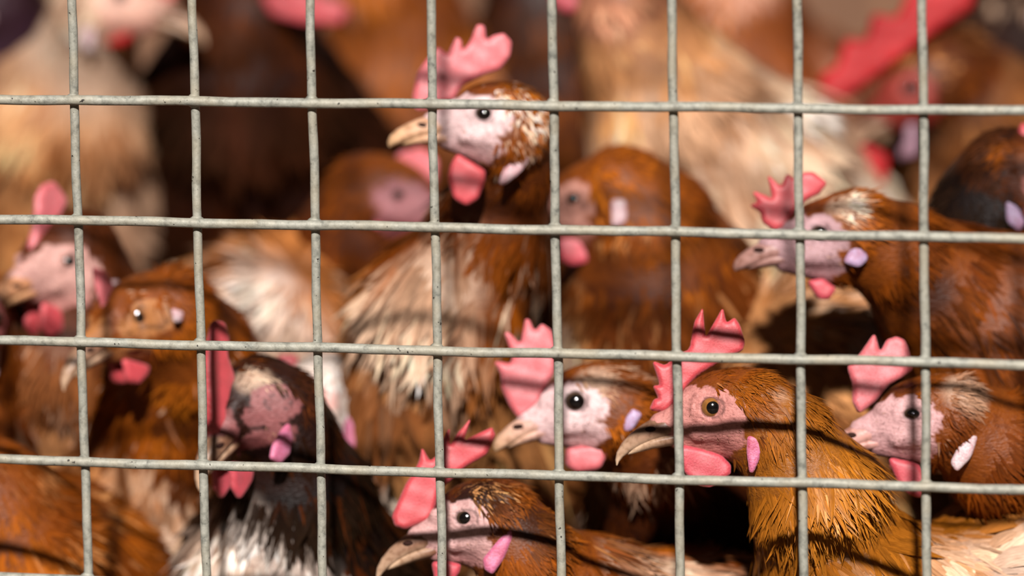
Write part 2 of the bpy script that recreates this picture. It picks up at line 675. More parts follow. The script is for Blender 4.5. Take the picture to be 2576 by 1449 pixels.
    def colour(p, s):
        c = lerp_cols(cc, s) * tone
        for (ctr, rad, pc, st) in pt:
            r = np.linalg.norm(p - ctr, axis=1) / rad + 0.22 * wob(p, 9.0, ph)
            w = (np.clip(1.35 - r, 0, 0.6) / 0.6 * st)[:, None]
            c = c * (1 - w) + pc * w
        return c

    # --- root and body
    foot = np.array(sp_p[-2]) / 1000.0
    root = empty('hen', (foot[0], foot[1], 0.0), label, 'hen', group)
    s, T, bare, q = info(V)
    bc = colour(V, s) * 0.9
    fcol = np.array(face)[None, :] * np.ones((len(V), 1))
    dark_lid = (np.abs(np.hypot(q[:, 0] / 1.06, q[:, 2] / squash) / eye_s - 4.5) < 0.6) & (np.abs(q[:, 1]) > 10)
    ring = np.exp(-((np.hypot(q[:, 0], q[:, 2] + 0.8) - 6.6) / 1.6) ** 2)[:, None] * (0.55 if iris is M_IRIS else 0.3)
    fcol = fcol * (1 - ring) + np.minimum(np.array(face) * 1.3, 0.85) * ring
    fcol[dark_lid] *= 0.45
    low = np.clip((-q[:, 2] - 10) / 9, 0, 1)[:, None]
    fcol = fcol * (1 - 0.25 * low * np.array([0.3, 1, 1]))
    bc[bare] = fcol[bare]
    mesh_obj('body', V / 1000.0, Q, M_SKIN, root, bc)

    # --- plumage
    A, B, Cq, Dq = V[Q[:, 0]], V[Q[:, 1]], V[Q[:, 2]], V[Q[:, 3]]
    nrm = np.cross(Cq - A, Dq - B)
    area = np.linalg.norm(nrm, axis=1) / 2 + 1e-9
    cen = (A + B + Cq + Dq) / 4
    s_f, _, bare_f, q_f = info(cen)
    rho = np.interp(s_f, [-20, 20, 45, 90, 150, 260], [1.1, 0.85, 0.52, 0.26, 0.07, 0.018]) * dens
    rho = np.where(s_f > 110, rho * body_dens, rho)
    rho[bare_f] = 0
    if detail >= 2:
        rho *= 0.38
    elif detail == 1:
        rho *= 0.74
    rel = cen / 1000.0 - C_LOC
    zc = rel @ c_f
    ux, uy = W / 2 + F * (rel @ c_r) / zc, H / 2 + F * (rel @ c_d) / zc
    unseen = (ux < -160) | (ux > W + 160) | (uy < -160) | (uy > H + 160) | (np.einsum('ij,ij->i', nrm, rel) > 0.35 * np.linalg.norm(nrm, axis=1) * np.linalg.norm(rel, axis=1))
    rho = np.where(unseen, rho * 0.35, rho)          # coarser where the mesh never opens a view
    lam = rho * area
    cnt = rng.poisson(lam)
    fi = np.repeat(np.arange(len(Q)), cnt)
    a1, a2 = rng.random(len(fi))[:, None], rng.random(len(fi))[:, None]
    pos = (A[fi] * (1 - a1) + B[fi] * a1) * (1 - a2) + (Dq[fi] * (1 - a1) + Cq[fi] * a1) * a2
    nor = nrm[fi] / (2 * area[fi])[:, None]
    s, T, bare, q = info(pos)
    keep = ~bare & ~((np.abs(q[:, 1]) < 3.4) & (q[:, 0] > 0) & (q[:, 2] > -3))
    pos, nor, s, T, q = pos[keep], nor[keep], s[keep], T[keep], q[keep]
    n = len(pos)
    grav = np.array([0, 0, -1.0])
    gw = np.interp(s, [0, 60, 150], [0.10, 0.25, 0.45])[:, None]
    T = T + grav * gw
    T = T - nor * np.sum(T * nor, 1)[:, None]
    T /= np.linalg.norm(T, axis=1)[:, None] + 1e-9
    jit = rng.normal(0, 0.20 + 0.25 * ruffle, n)
    bi = np.cross(nor, T)
    T = T * np.cos(jit)[:, None] + bi * np.sin(jit)[:, None]
    sz = np.exp(rng.normal(0, 0.22, n))
    L = np.interp(s, [-20, 10, 35, 70, 120, 200], [3.5, 6.0, 10, 19, 26, 36]) * sz * k
    Wd = np.interp(s, [-20, 10, 35, 70, 120, 200], [0.45, 0.6, 0.75, 1.1, 2.6, 7.0]) * np.exp(rng.normal(0, 0.2, n)) * k
    un = unseen[fi][keep]
    Wd = Wd * np.where(un, 1.7, 1.0) * (1.7 if detail >= 2 else 1.0)
    thin = rng.random(n) < 0.22
    Wd[thin] *= 0.35
    L[thin] *= 1.15
    lift = (s > 140) * ruffle_body * rng.random(n) + np.clip(rng.normal(np.interp(s, [0, 40, 120], [0.07, 0.06, 0.14]), 0.045, n), 0.01, 0.5) + ruffle * rng.random(n) * 0.5
    curl = lift * rng.uniform(0.5, 1.0, n)
    c = colour(pos, s)
    clump = wob(pos, 7.5, ph + 1.0) + 0.7 * rng.normal(0, 1, n) * 0.5
    am = np.clip((clump - (1.0 - 2.1 * alt_p)) * 2.0, 0, 1)[:, None] * 0.75
    c = c * (1 - am) + alt_c * tone * am
    tone_v = 0.45 * wob(pos, 6.5, ph + 2.2) + 0.58 * wob(pos, 14.0, ph + 4.0)
    c = c * np.exp(np.outer(tone_v * mottle, [0.85, 1.05, 1.2]))
    c = c * np.exp(rng.normal(0, 0.15, n))[:, None]
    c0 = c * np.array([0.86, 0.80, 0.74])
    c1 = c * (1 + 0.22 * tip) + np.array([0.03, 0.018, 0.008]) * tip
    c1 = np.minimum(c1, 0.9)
    nseg = (4, 3, 2)[min(detail, 2)]
    if detail < 2:                                # short dark bristles on the bare cheek and lores
        lb = np.where(bare_f, area * np.where(q_f[:, 2] < -5, 0.34, 0.10), 0)
        lb[(np.hypot(q_f[:, 0], q_f[:, 2]) < 8.5) | (q_f[:, 0] > 16)] = 0
        bfi = np.repeat(np.arange(len(Q)), rng.poisson(lb))
        nb = len(bfi)
        w1, w2 = rng.random(nb)[:, None], rng.random(nb)[:, None]
        bp = (A[bfi] * (1 - w1) + B[bfi] * w1) * (1 - w2) + (Dq[bfi] * (1 - w1) + Cq[bfi] * w1) * w2
        bn = nrm[bfi] / (2 * area[bfi])[:, None]
        _, bT, _, _ = info(bp)
        bT = bT + rng.normal(0, 0.3, (nb, 3))
        bT = bT - bn * np.sum(bT * bn, 1)[:, None]
        bT /= np.linalg.norm(bT, axis=1)[:, None] + 1e-9
        bcl = np.where(rng.random(nb)[:, None] < 0.65, srgb(92, 52, 34)[None], srgb(206, 160, 130)[None])
        pos, nor, T = np.concatenate([pos, bp]), np.concatenate([nor, bn]), np.concatenate([T, bT])
        L = np.concatenate([L, rng.uniform(1.6, 3.4, nb) * k])
        Wd = np.concatenate([Wd, np.full(nb, 0.16)])
        lift = np.concatenate([lift, rng.uniform(0.1, 0.35, nb)])
        curl = np.concatenate([curl, np.full(nb, 0.05)])
        c0, c1 = np.concatenate([c0, bcl]), np.concatenate([c1, bcl])
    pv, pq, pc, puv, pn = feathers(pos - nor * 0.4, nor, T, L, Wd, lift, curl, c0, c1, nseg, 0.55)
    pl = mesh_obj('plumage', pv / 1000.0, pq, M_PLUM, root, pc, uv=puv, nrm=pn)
    pl['kind'] = 'stuff'

    # --- beak
    bt = beak if beak is not None else (srgb(122, 78, 58), srgb(222, 190, 158))
    cur = np.array([(15, 0, -8.0), (18.5, 0, -8.9), (22, 0, -10.0), (26.5, 0, -11.9), (31, 0, -14.3), (35, 0, -17.2), (37.6, 0, -20.0), (38.8, 0, -22.3), (39.2, 0, -24.2)])
    hw = [6.6, 6.5, 6.2, 5.4, 4.4, 3.2, 2.1, 1.1, 0.25]
    hh = [6.0, 6.2, 5.9, 5.2, 4.3, 3.2, 2.1, 1.1, 0.3]
    if beak_s < 1:
        hw = [a * f for a, f in zip(hw, (1, 1, 1, 1.05, 1.2, 1.4, 1.6, 1.8, 2.0))]
        hh = [a * f for a, f in zip(hh, (1, 1, 1, 1.05, 1.15, 1.3, 1.5, 1.8, 2.0))]
    low_c = np.array([(14, 0, -12.8), (19, 0, -13.6), (24.6, 0, -14.9), (29, 0, -16.5), (32.5, 0, -18.1), (35.0, 0, -19.6)])
    b0 = np.array([15.0, 0, -9.5])
    cur = b0 + (cur - b0) * beak_s
    low_c = b0 + (low_c - b0) * beak_s
    if beak_s < 1:                              # trimmed, blunt beak
        cur[5:, 2] += np.array([0.5, 1.2, 2.0, 2.6])
    lw = [6.0, 5.8, 4.9, 3.8, 2.6, 0.5]
    lh = [3.0, 2.9, 2.6, 2.1, 1.5, 0.3]

    def mand(curve, ws, hs, flat):
        t = np.gradient(curve, axis=0)
        t /= np.linalg.norm(t, axis=1)[:, None]
        VV, qq, cl = [], [], []
        ns = 14
        for i in range(len(curve)):
            upv = np.array([-t[i][2], 0, t[i][0]])
            a = np.linspace(0, 2 * np.pi, ns, endpoint=False)
            zz = np.sin(a) * hs[i]
            zz = np.where(zz * flat < 0, zz * (0.62 if flat > 0 else 1.0), zz)
            sq = np.sign(np.cos(a)) * np.abs(np.cos(a)) ** 0.85
            VV.append(curve[i] + np.outer(sq * ws[i], [0, 1, 0]) + np.outer(zz, upv))
            f = i / (len(curve) - 1)
            pw = 1.5 if (flat > 0 and beak_s == 1.0) else 0.8
            cc_ = bt[0] * (1 - f ** pw) + bt[1] * f ** pw
            edge = np.clip(-np.sin(a) * flat, 0, 1)[:, None] * 0.6
            cl.append(cc_ * (1 - edge) + bt[1] * edge)
        for i in range(len(curve) - 1):
            for j in range(ns):
                kx = (j + 1) % ns
                qq.append((i * ns + j, (i + 1) * ns + j, (i + 1) * ns + kx, i * ns + kx))
        return to_world(np.concatenate(VV)), np.array(qq), np.concatenate(cl)

    v, f, cl = mand(cur, hw, hh, 1)
    ub = mesh_obj('upper_beak', v / 1000.0, f, M_BEAK, root, cl)
    v, f, cl = mand(low_c, lw, lh, -1)
    mesh_obj('lower_beak', v / 1000.0, f, M_BEAK, root, cl)

    def ball(c, r, nu=14, nv=9):
        th = np.linspace(0, np.pi, nv)
        a = np.linspace(0, 2 * np.pi, nu, endpoint=False)
        vv = np.array([(r[0] * math.sin(t) * math.cos(x), r[1] * math.cos(t), r[2] * math.sin(t) * math.sin(x)) for t in th for x in a]) + np.array(c)
        qq = [(i * nu + j, i * nu + (j + 1) % nu, (i + 1) * nu + (j + 1) % nu, (i + 1) * nu + j) for i in range(nv - 1) for j in range(nu)]
        return vv, np.array(qq)

    for sd_ in (1, -1):
        v, f = ball((25.0, sd_ * 4.7, -9.2), (2.8, 1.5, 1.3), 10, 7)
        mesh_obj('nostril', to_world(v) / 1000.0, f, M_NOSTRIL, root)

    # --- eyes: iris ball with a pupil disc bulging from it
    for sd_ in (1, -1):
        nu, nv = (24, 15) if detail == 0 else (16, 11)
        v, f = ball((0, 0, 0), (5.5 * eye_s, 5.5, 5.5 * eye_s * squash * 1.05), nu, nv)
        v[:, 1] *= sd_
        v = v + np.array([0, sd_ * 9.7, 0])
        if sd_ < 0:
            f = f[:, ::-1]
        e = mesh_obj('eye', to_world(v) / 1000.0, f, iris or M_IRIS_DARK, root)
        PINV[e.name] = Matrix.Identity(4)
        th = np.linspace(0, math.radians(29 if iris is M_IRIS else 36), 6)
        a = np.linspace(0, 2 * np.pi, nu, endpoint=False)
        rr = 5.62
        pvv = np.array([(eye_s * rr * math.sin(t) * math.cos(x), sd_ * rr * math.cos(t), eye_s * rr * math.sin(t) * math.sin(x) * squash * 1.05) for t in th for x in a]) + np.array([0, sd_ * 9.7, 0])
        pqq = np.array([(i * nu + j, i * nu + (j + 1) % nu, (i + 1) * nu + (j + 1) % nu, (i + 1) * nu + j) for i in range(5) for j in range(nu)])
        if sd_ < 0:
            pqq = pqq[:, ::-1]
        mesh_obj('pupil', to_world(pvv) / 1000.0, pqq, M_PUPIL, e)

    # --- comb, wattles, ear lobes
    res = (0.45, 0.8, 1.5)[min(detail, 2)]
    dcomb = [(26, 1), (29, 9), (24, 9), (22, 20), (16, 15), (12, 29), (6, 20), (0, 31), (-5, 21), (-11, 25), (-14, 14), (-4, 12), (8, 8), (16, 3), (21, -3)]
    cpoly = local(comb, 0.0) if comb is not None else dcomb
    zmin, zmax = min(z for x, z in cpoly), max(z for x, z in cpoly)
    v, f = blade(cpoly, comb_t, 2.4, res, lambda x, z: 1.45 - 0.75 * np.clip((z - zmin) / (zmax - zmin), 0, 1))
    mesh_obj('comb', to_world(v) / 1000.0, f, comb_mat or M_COMB, root)
    dw = [(18, -15), (6, -17), (0, -21), (1, -29), (8, -34), (15, -31), (19, -23)]
    for sd_ in (1, -1):
        wy = 5.0 * sd_
        wp = local(wattle, 5.0 * near) if wattle is not None else dw
        v, f = blade(wp, 2.0, 2.2, res)
        v[:, 1] += wy
        mesh_obj('wattle', to_world(v) / 1000.0, f, wattle_mat or M_WATTLE, root)
        lx = local(lobe, 15 * near) if lobe is not None else [(-17, -18)]
        lcx, lcz = np.mean(np.array(lx), 0)
        yy = np.linspace(34, 4, 61)
        dd_ = sdf(to_world(np.stack([np.full(61, lcx), yy * sd_, np.full(61, lcz)], 1)))
        hit = np.argmax(dd_ < 0)
        ly = (yy[hit] if dd_[hit] < 0 else 13.0) + 0.7
        dl = [(-14, -10), (-20, -10), (-21, -19), (-17, -27), (-14, -26), (-13, -17)]
        lp = local(lobe, ly * near) if lobe is not None else dl
        v, f = blade(lp, 1.7, 2.0, res)
        v[:, 1] += ly * sd_
        mesh_obj('ear_lobe', to_world(v) / 1000.0, f, lobe_mat or M_LOBE_PALE, root)

    # --- wings, tail and legs (mostly out of view)
    big = int(np.argmax(sp_r))
    cb, rb = np.array(sp_p[big]), sp_r[big]
    nxt = np.array(sp_p[min(big + 1, len(sp_p) - 1)])
    prv = np.array(sp_p[max(big - 1, 0)])
    ax = nxt - prv
    ax[2] *= 0.4
    ax /= np.linalg.norm(ax) + 1e-9
    sdv = np.cross(ax, [0, 0, 1.0])
    sdv /= np.linalg.norm(sdv) + 1e-9
    upv = np.cross(sdv, ax)
    bcol = colour(cb[None], np.array([230.0]))[0]
    for sd_ in (1, -1):
        kk = 18
        ang = np.radians(np.linspace(58, -22, kk))
        rad = sdv[None] * (sd_ * np.cos(ang))[:, None] + upv[None] * np.sin(ang)[:, None]
        ps = cb + rad * (rb + 1.5) - ax * (rb * 0.35) + ax[None] * (np.arange(kk) % 3 * 9.0)[:, None]
        cw = bcol[None] * np.exp(rng.normal(0, 0.2, kk))[:, None]
        v, f, c_, uv_, n_ = feathers(ps, rad, np.tile(ax, (kk, 1)), rng.uniform(62, 88, kk), np.full(kk, 7.5), np.full(kk, 0.07), np.full(kk, 0.22), cw * 0.7, cw * 1.1, 5, 0.4)
        wg = mesh_obj('wing', v / 1000.0, f, M_PLUM, root, c_, uv=uv_)
    last = np.array(sp_p[-1])
    td = last - np.array(sp_p[-2])
    td /= np.linalg.norm(td) + 1e-9
    kk = 12
    fan = np.linspace(-0.55, 0.55, kk)
    tv = td[None] + np.array([0, 0, 0.55])[None] + sdv[None] * fan[:, None]
    tv /= np.linalg.norm(tv, axis=1)[:, None]
    cw = bcol[None] * np.exp(rng.normal(0, 0.2, kk))[:, None]
    v, f, c_, uv_, n_ = feathers(last + sdv[None] * (fan * sp_r[-1])[:, None], np.tile(upv, (kk, 1)), tv, rng.uniform(75, 95, kk), np.full(kk, 9.0), np.zeros(kk), np.full(kk, 0.15), cw * 0.7, cw, 4, 0.3)
    mesh_obj('tail', v / 1000.0, f, M_PLUM, root, c_, uv=uv_)
    for sd_ in (1, -1):
        hip = cb + sdv * (sd_ * 24) - upv * rb * 0.75
        hock = np.array([hip[0], hip[1], max(12.0, min(75.0, hip[2] * 0.55))]) + ax * 10
        ft = np.array([hip[0], hip[1], 6.0]) - ax * 8
        parts = [tube([hip, hock], [11, 5.5], 8), tube([hock, (hock + ft) / 2, ft], [5.5, 4.4, 5.0], 8)]
        for an, ln in ((0, 42), (0.6, 34), (-0.6, 34), (math.pi, 18)):
            dv = -(ax * math.cos(an) + sdv * math.sin(an))
            tip_ = ft + dv * ln
            tip_[2] = 2.0
            md = ft + dv * ln * 0.55
            md[2] = 4.5
            parts.append(tube([ft, md, tip_], [3.8, 3.2, 1.0], 6))
        v, f = join(parts)
        mesh_obj('leg', v / 1000.0, f, M_LEG, root)
    return root


# ------------------------------------------------------------------ setting
def mat_litter():
    mt, nt, b = new_mat('litter')
    tc = N(nt, 'ShaderNodeTexCoord')
    n = noise(nt, 60, 6, 0.7, tc.outputs['Object'])
    c = ramp(nt, n, [(0.3, (0.03, 0.016, 0.008)), (0.55, (0.10, 0.055, 0.025)), (0.75, (0.22, 0.14, 0.07))])
    nt.links.new(c, b.inputs['Base Color'])
    b.inputs['Roughness'].default_value = 0.9
    bump(nt, b, n, 0.8, 0.01)
    return mt


def box(name, lo, hi, mat):
    v = [(x, y, z) for x in (lo[0], hi[0]) for y in (lo[1], hi[1]) for z in (lo[2], hi[2])]
    f = [(0, 1, 3, 2), (4, 6, 7, 5), (0, 4, 5, 1), (2, 3, 7, 6), (0, 2, 6, 4), (1, 5, 7, 3)]
    o = mesh_obj(name, v, f, mat, None, smooth=False)
    o['kind'] = 'structure'
    return o


box('floor', (-2.5, -3.0, -0.05), (2.5, 2.2, 0.0), mat_litter())
mw, ntw, bw = new_mat('barn_boards')
tcw = N(ntw, 'ShaderNodeTexCoord')
mpw = N(ntw, 'ShaderNodeMapping')
mpw.inputs['Scale'].default_value = (22, 1, 1.2)
ntw.links.new(tcw.outputs['Object'], mpw.inputs[0])
nw = noise(ntw, 3, 5, 0.6, mpw.outputs[0])
ntw.links.new(ramp(ntw, nw, [(0.3, (0.05, 0.022, 0.01)), (0.7, (0.16, 0.075, 0.035))]), bw.inputs['Base Color'])
bw.inputs['Roughness'].default_value = 0.8
box('wall_back', (-2.5, 2.0, 0.0), (2.5, 2.1, 2.2), mw)

# ------------------------------------------------------------------ wire mesh
fence = empty('wire_mesh_panel', (0, 0, 0), 'grey galvanised welded wire mesh panel in front of all the hens', 'wire mesh')
XT = [180, 484, 780, 1083, 1388, 1690, 2005, 2320]
XB = [222, 519, 813, 1112, 1412, 1712, 2021, 2332]
YL = [247, 548, 853, 1152, 1447]
YR = [277, 598, 914, 1228, 1541]
vl = []
for a, b in zip(XT, XB):
    p, q = P(a, 0, 0), P(b, 1449, 0)
    vl.append((p, q))
hl = []
for a, b in zip(YL, YR):
    hl.append((P(0, a, 0), P(2576, b, 0)))
ZT, ZB, XL, XR = 0.80, 0.004, -0.62, 0.62


def at_z(l, z):
    t = (z - l[0][2]) / (l[1][2] - l[0][2])
    return l[0] + (l[1] - l[0]) * t


def at_x(l, x):
    t = (x - l[0][0]) / (l[1][0] - l[0][0])
    return l[0] + (l[1] - l[0]) * t


vx = [(at_z(l, ZB)[0], at_z(l, ZT)[0]) for l in vl]
pitch_x = 0.05
while vx[0][0] > XL + 0.03:
    vx.insert(0, (vx[0][0] - pitch_x, vx[0][1] - pitch_x))
while vx[-1][0] < XR - 0.05:
    vx.append((vx[-1][0] + pitch_x, vx[-1][1] + pitch_x))
hz = [(at_x(l, XL)[2], at_x(l, XR)[2]) for l in hl]
while hz[0][0] < ZT - 0.06:
    hz.insert(0, (hz[0][0] + 0.0504, hz[0][1] + 0.0504))
while hz[-1][0] > 0.06:
    hz.append((hz[-1][0] - 0.0504, hz[-1][1] - 0.0504))
RH, RV = 0.00205, 0.00190
for i, (a, b) in enumerate(vx):
    n = 90
    z = np.linspace(ZB, ZT, n)
    x = a + (b - a) * (z - ZB) / (ZT - ZB) + 0.00022 * np.sin(z * 61 + i * 2.1) + 0.00012 * np.sin(z * 173 + i)
    pts = np.stack([x, 0.00015 * np.sin(z * 90 + i), z], 1)
    v, f = tube(pts, RV * (1 + 0.03 * np.sin(z * 300 + i)), 12)
    mesh_obj('vertical_wire', v, f, M_WIRE, fence)
for i, (a, b) in enumerate(hz):
    n = 110
    x = np.linspace(XL, XR, n)
    z = a + (b - a) * (x - XL) / (XR - XL) + 0.0002 * np.sin(x * 55 + i * 1.3) + 0.00012 * np.sin(x * 143 + 2 * i)
    pts = np.stack([x, np.full(n, -0.0030), z], 1)
    v, f = tube(pts, RH * (1 + 0.03 * np.sin(x * 260 + i)), 12)
    mesh_obj('horizontal_wire', v, f, M_WIRE, fence)
welds = []
for (a, b) in vx:
    for (c, e) in hz:
        z = (c + e) / 2
        for _ in range(3):
            x = a + (b - a) * (z - ZB) / (ZT - ZB)
            z = c + (e - c) * (x - XL) / (XR - XL)
        rx, rz = 0.0029 + 0.0006 * rng.random(), 0.0028 + 0.0006 * rng.random()
        th = np.linspace(0.05, np.pi - 0.05, 5)
        ag = np.linspace(0, 2 * np.pi, 10, endpoint=False)
        v = np.array([(x + rx * math.sin(t) * math.cos(g), -0.0012 + 0.0022 * math.cos(t), z + rz * math.sin(t) * math.sin(g)) for t in th for g in ag])
        q = np.array([(r * 10 + j, (r + 1) * 10 + j, (r + 1) * 10 + (j + 1) % 10, r * 10 + (j + 1) % 10) for r in range(4) for j in range(10)])
        welds.append((v, q))
v, f = join(welds)
w_ = mesh_obj('weld_beads', v, f, M_WIRE, fence)
w_['kind'] = 'stuff'

# ------------------------------------------------------------------ the hens, front row first
hen('sharp golden hen with amber eye and hooked beak, nearest the mesh at lower right',
    (1793, 1025), 0.050, [(1895, 1035, .062, .0145), (1970, 1100, .064, .0185), (2045, 1235, .067, .025), (2110, 1430, .083, .032),
                          (2320, 1640, .11, .052), (2520, 1660, .13, .062), (2760, 1700, .20, .064), (2940, 1620, .27, .035)],
    comb=[(1636, 1033), (1647, 1007), (1659, 1003), (1645, 973), (1663, 970), (1643, 909), (1677, 921), (1703, 896), (1738, 880), (1749, 812),
          (1771, 774), (1774, 815), (1778, 850), (1796, 819), (1821, 774), (1830, 814), (1851, 800), (1864, 819), (1877, 862), (1871, 884),
          (1810, 914), (1760, 945), (1731, 975), (1702, 1015), (1677, 1040)],
    wattle=[(1700, 1128), (1722, 1120), (1774, 1131), (1817, 1146), (1841, 1171), (1839, 1195), (1792, 1227), (1760, 1223), (1728, 1195), (1708, 1160)],
    lobe=[(1878, 1094), (1921, 1092), (1918, 1131), (1893, 1188), (1883, 1186), (1876, 1135)],
    eye_s=0.97, squash=0.93, mottle=0.55, lobe_mat=M_LOBE, iris=M_IRIS, face=srgb(206, 140, 132), face_s=1.1, detail=0, dens=1.8, body_dens=1.5,
    cols=[(-25, BROWN), (10, RUST), (40, GOLD), (150, GOLD), (230, TAN), (330, BROWN)], alt=TAN, alt_p=0.08,
    patches=[(1775, 955, .045, 6, DARK, .85), (1835, 950, .045, 4, DARK, .6), (1900, 940, .045, 5, CREAM, .5), (1960, 960, .05, 7, CREAM, .5), (1890, 1065, .045, 4, BROWN, .7), (2290, 1305, .065, 8, CREAM, .6), (2460, 1380, .08, 22, CREAM, .75), (2150, 1440, .05, 8, CREAM, .35),
             (2540, 1420, .08, 14, WHITE, .7)],
    ruffle=0.08, ruffle_body=0.7)
hen('sharp brown hen with tall spiky comb at bottom centre, head dipped towards the lower wire',
    (1175, 1303), 0.045, [(1258, 1310, .057, .0135), (1320, 1395, .06, .0185), (1460, 1540, .085, .032), (1660, 1690, .12, .052),
                          (1850, 1720, .21, .064), (2010, 1740, .30, .062), (2140, 1660, .38, .035)], pitch=4,
    comb=[(985, 1302), (1003, 1260), (1021, 1219), (1035, 1200), (1054, 1164), (1061, 1128), (1081, 1163), (1098, 1150), (1119, 1094), (1131, 1079),
          (1131, 1125), (1148, 1096), (1185, 1053), (1166, 1112), (1200, 1095), (1238, 1077), (1246, 1098), (1225, 1146), (1196, 1163), (1171, 1177),
          (1134, 1211), (1105, 1236), (1091, 1294), (1078, 1313), (1018, 1335), (993, 1327)],
    wattle=[(1085, 1415), (1126, 1412), (1160, 1422), (1155, 1443), (1131, 1475), (1095, 1470)],
    lobe=[(1285, 1329), (1289, 1353), (1267, 1404), (1239, 1443), (1219, 1431), (1214, 1404), (1236, 1377), (1258, 1351)],
    lobe_mat=M_LOBE, iris=M_IRIS_DARK, face=srgb(216, 172, 168), detail=0, dens=1.6, body_dens=1.6,
    cols=[(-25, DARK), (5, BROWN), (40, RUST), (120, RUST), (260, BROWN)], alt=TAN, alt_p=0.2, eye_s=1.0, squash=0.78,
    patches=[(1190, 1225, .045, 10, BLACK, .85), (1260, 1245, .042, 7, DARK, .7), (1340, 1320, .05, 9, BLACK, .75), (1245, 1215, .045, 4, CREAM, .6), (1300, 1225, .045, 4, TAN, .7), (1700, 1400, .08, 26, CREAM, .85), (1820, 1370, .09, 20, TAN, .7), (1450, 1360, .07, 12, RUST, .6)])
hen('pale faced hen with pink comb, behind the golden hen with the hooked beak',
    (1450, 1010), 0.100, [(1555, 1030, .117, .016), (1640, 1110, .14, .023), (1690, 1240, .18, .034), (1740, 1430, .26, .048),
                          (1820, 1520, .36, .064), (1950, 1480, .45, .06), (2050, 1400, .52, .035)], pitch=4,
    comb=[(1261, 977), (1262, 945), (1243, 910), (1286, 916), (1290, 898), (1268, 835), (1283, 839), (1311, 868), (1322, 803), (1333, 805), (1346, 835),
          (1364, 815), (1389, 833), (1402, 880), (1396, 941), (1374, 975), (1354, 1027), (1308, 1058), (1286, 1029), (1268, 991)],
    wattle=[(1423, 1128), (1475, 1122), (1525, 1124), (1527, 1145), (1510, 1180), (1451, 1187), (1422, 1171)],
    lobe=[(1589, 1025), (1615, 1041), (1590, 1080), (1570, 1085), (1568, 1060)],
    comb_mat=M_COMB_PALE, wattle_mat=M_COMB_PALE, lobe_mat=M_LOBE_LILAC, face=srgb(238, 204, 204), detail=1, face_s=1.08, beak_s=0.84, eye_s=1.0, squash=0.88,
    cols=[(-25, BROWN), (10, RUST), (60, BROWN), (110, DARK), (220, BROWN)], alt=CREAM, alt_p=0.22, beak=(srgb(216, 172, 166), srgb(212, 170, 128)),
    patches=[(1490, 940, .10, 8, CREAM, .6)])
hen('brown hen with narrowed eye and pink comb at the right edge, behind the golden neck',
    (2297, 1041), 0.095, [(2395, 1050, .11, .0155), (2510, 1130, .125, .024), (2640, 1200, .16, .04), (2800, 1330, .23, .062),
                          (2990, 1350, .30, .062), (3120, 1270, .36, .035)],
    comb=[(2136, 924), (2160, 905), (2175, 883), (2206, 838), (2219, 889), (2236, 857), (2260, 848), (2281, 857), (2292, 881), (2303, 930), (2279, 948),
          (2240, 970), (2210, 1009), (2167, 1043), (2149, 1013), (2152, 972)],
    wattle=[(2236, 1150), (2314, 1167), (2338, 1211), (2320, 1254), (2290, 1245), (2262, 1215)],
    lobe=[(2449, 1078), (2459, 1098), (2440, 1152), (2405, 1187), (2390, 1163), (2414, 1113)],
    beak=(srgb(206, 150, 142), srgb(206, 160, 146)), beak_s=0.85, comb_mat=M_COMB_PALE, detail=1, face=srgb(214, 168, 168), lid=1.15, squash=0.62,
    cols=[(-25, BROWN), (10, RUST), (60, RUST), (120, BROWN), (240, DARK)], alt=CREAM, alt_p=0.22,
    patches=[(2450, 960, .10, 11, CREAM, .6), (2240, 985, .09, 6, DARK, .8)])
hen('dark hen turned towards the mesh at lower left, long red comb and cream breast',
    (668, 1012), 0.075, [(712, 1020, .088, .0145), (732, 1100, .095, .0185), (745, 1240, .11, .030), (740, 1410, .13, .044),
                         (830, 1640, .20, .063), (1000, 1740, .28, .064), (1150, 1660, .36, .035)], yaw=52, pitch=22,
    comb=[(526, 855), (538, 806), (562, 810), (573, 850), (566, 893), (580, 931), (588, 988), (592, 1055), (590, 1095), (557, 1104), (528, 1095), (519, 998), (519, 926)],
    wattle=[(578, 1160), (635, 1168), (630, 1212), (602, 1256), (585, 1228)],
    lobe=[(728, 1062), (735, 1102), (728, 1142), (704, 1164), (683, 1150), (690, 1119), (709, 1081)],
    comb_mat=M_COMB, lobe_mat=M_LOBE, face=srgb(150, 92, 92), detail=1, face_s=0.54, comb_t=3.0,
    cols=[(-25, DARK), (20, DARK), (70, BLACK), (110, BLACK), (200, DARK)], alt=BROWN, alt_p=0.3, body_dens=1.7,
    patches=[(640, 930, .07, 9, CREAM, .9), (640, 1440, .09, 30, WHITE, 1.0), (550, 1430, .09, 18, CREAM, .9)])
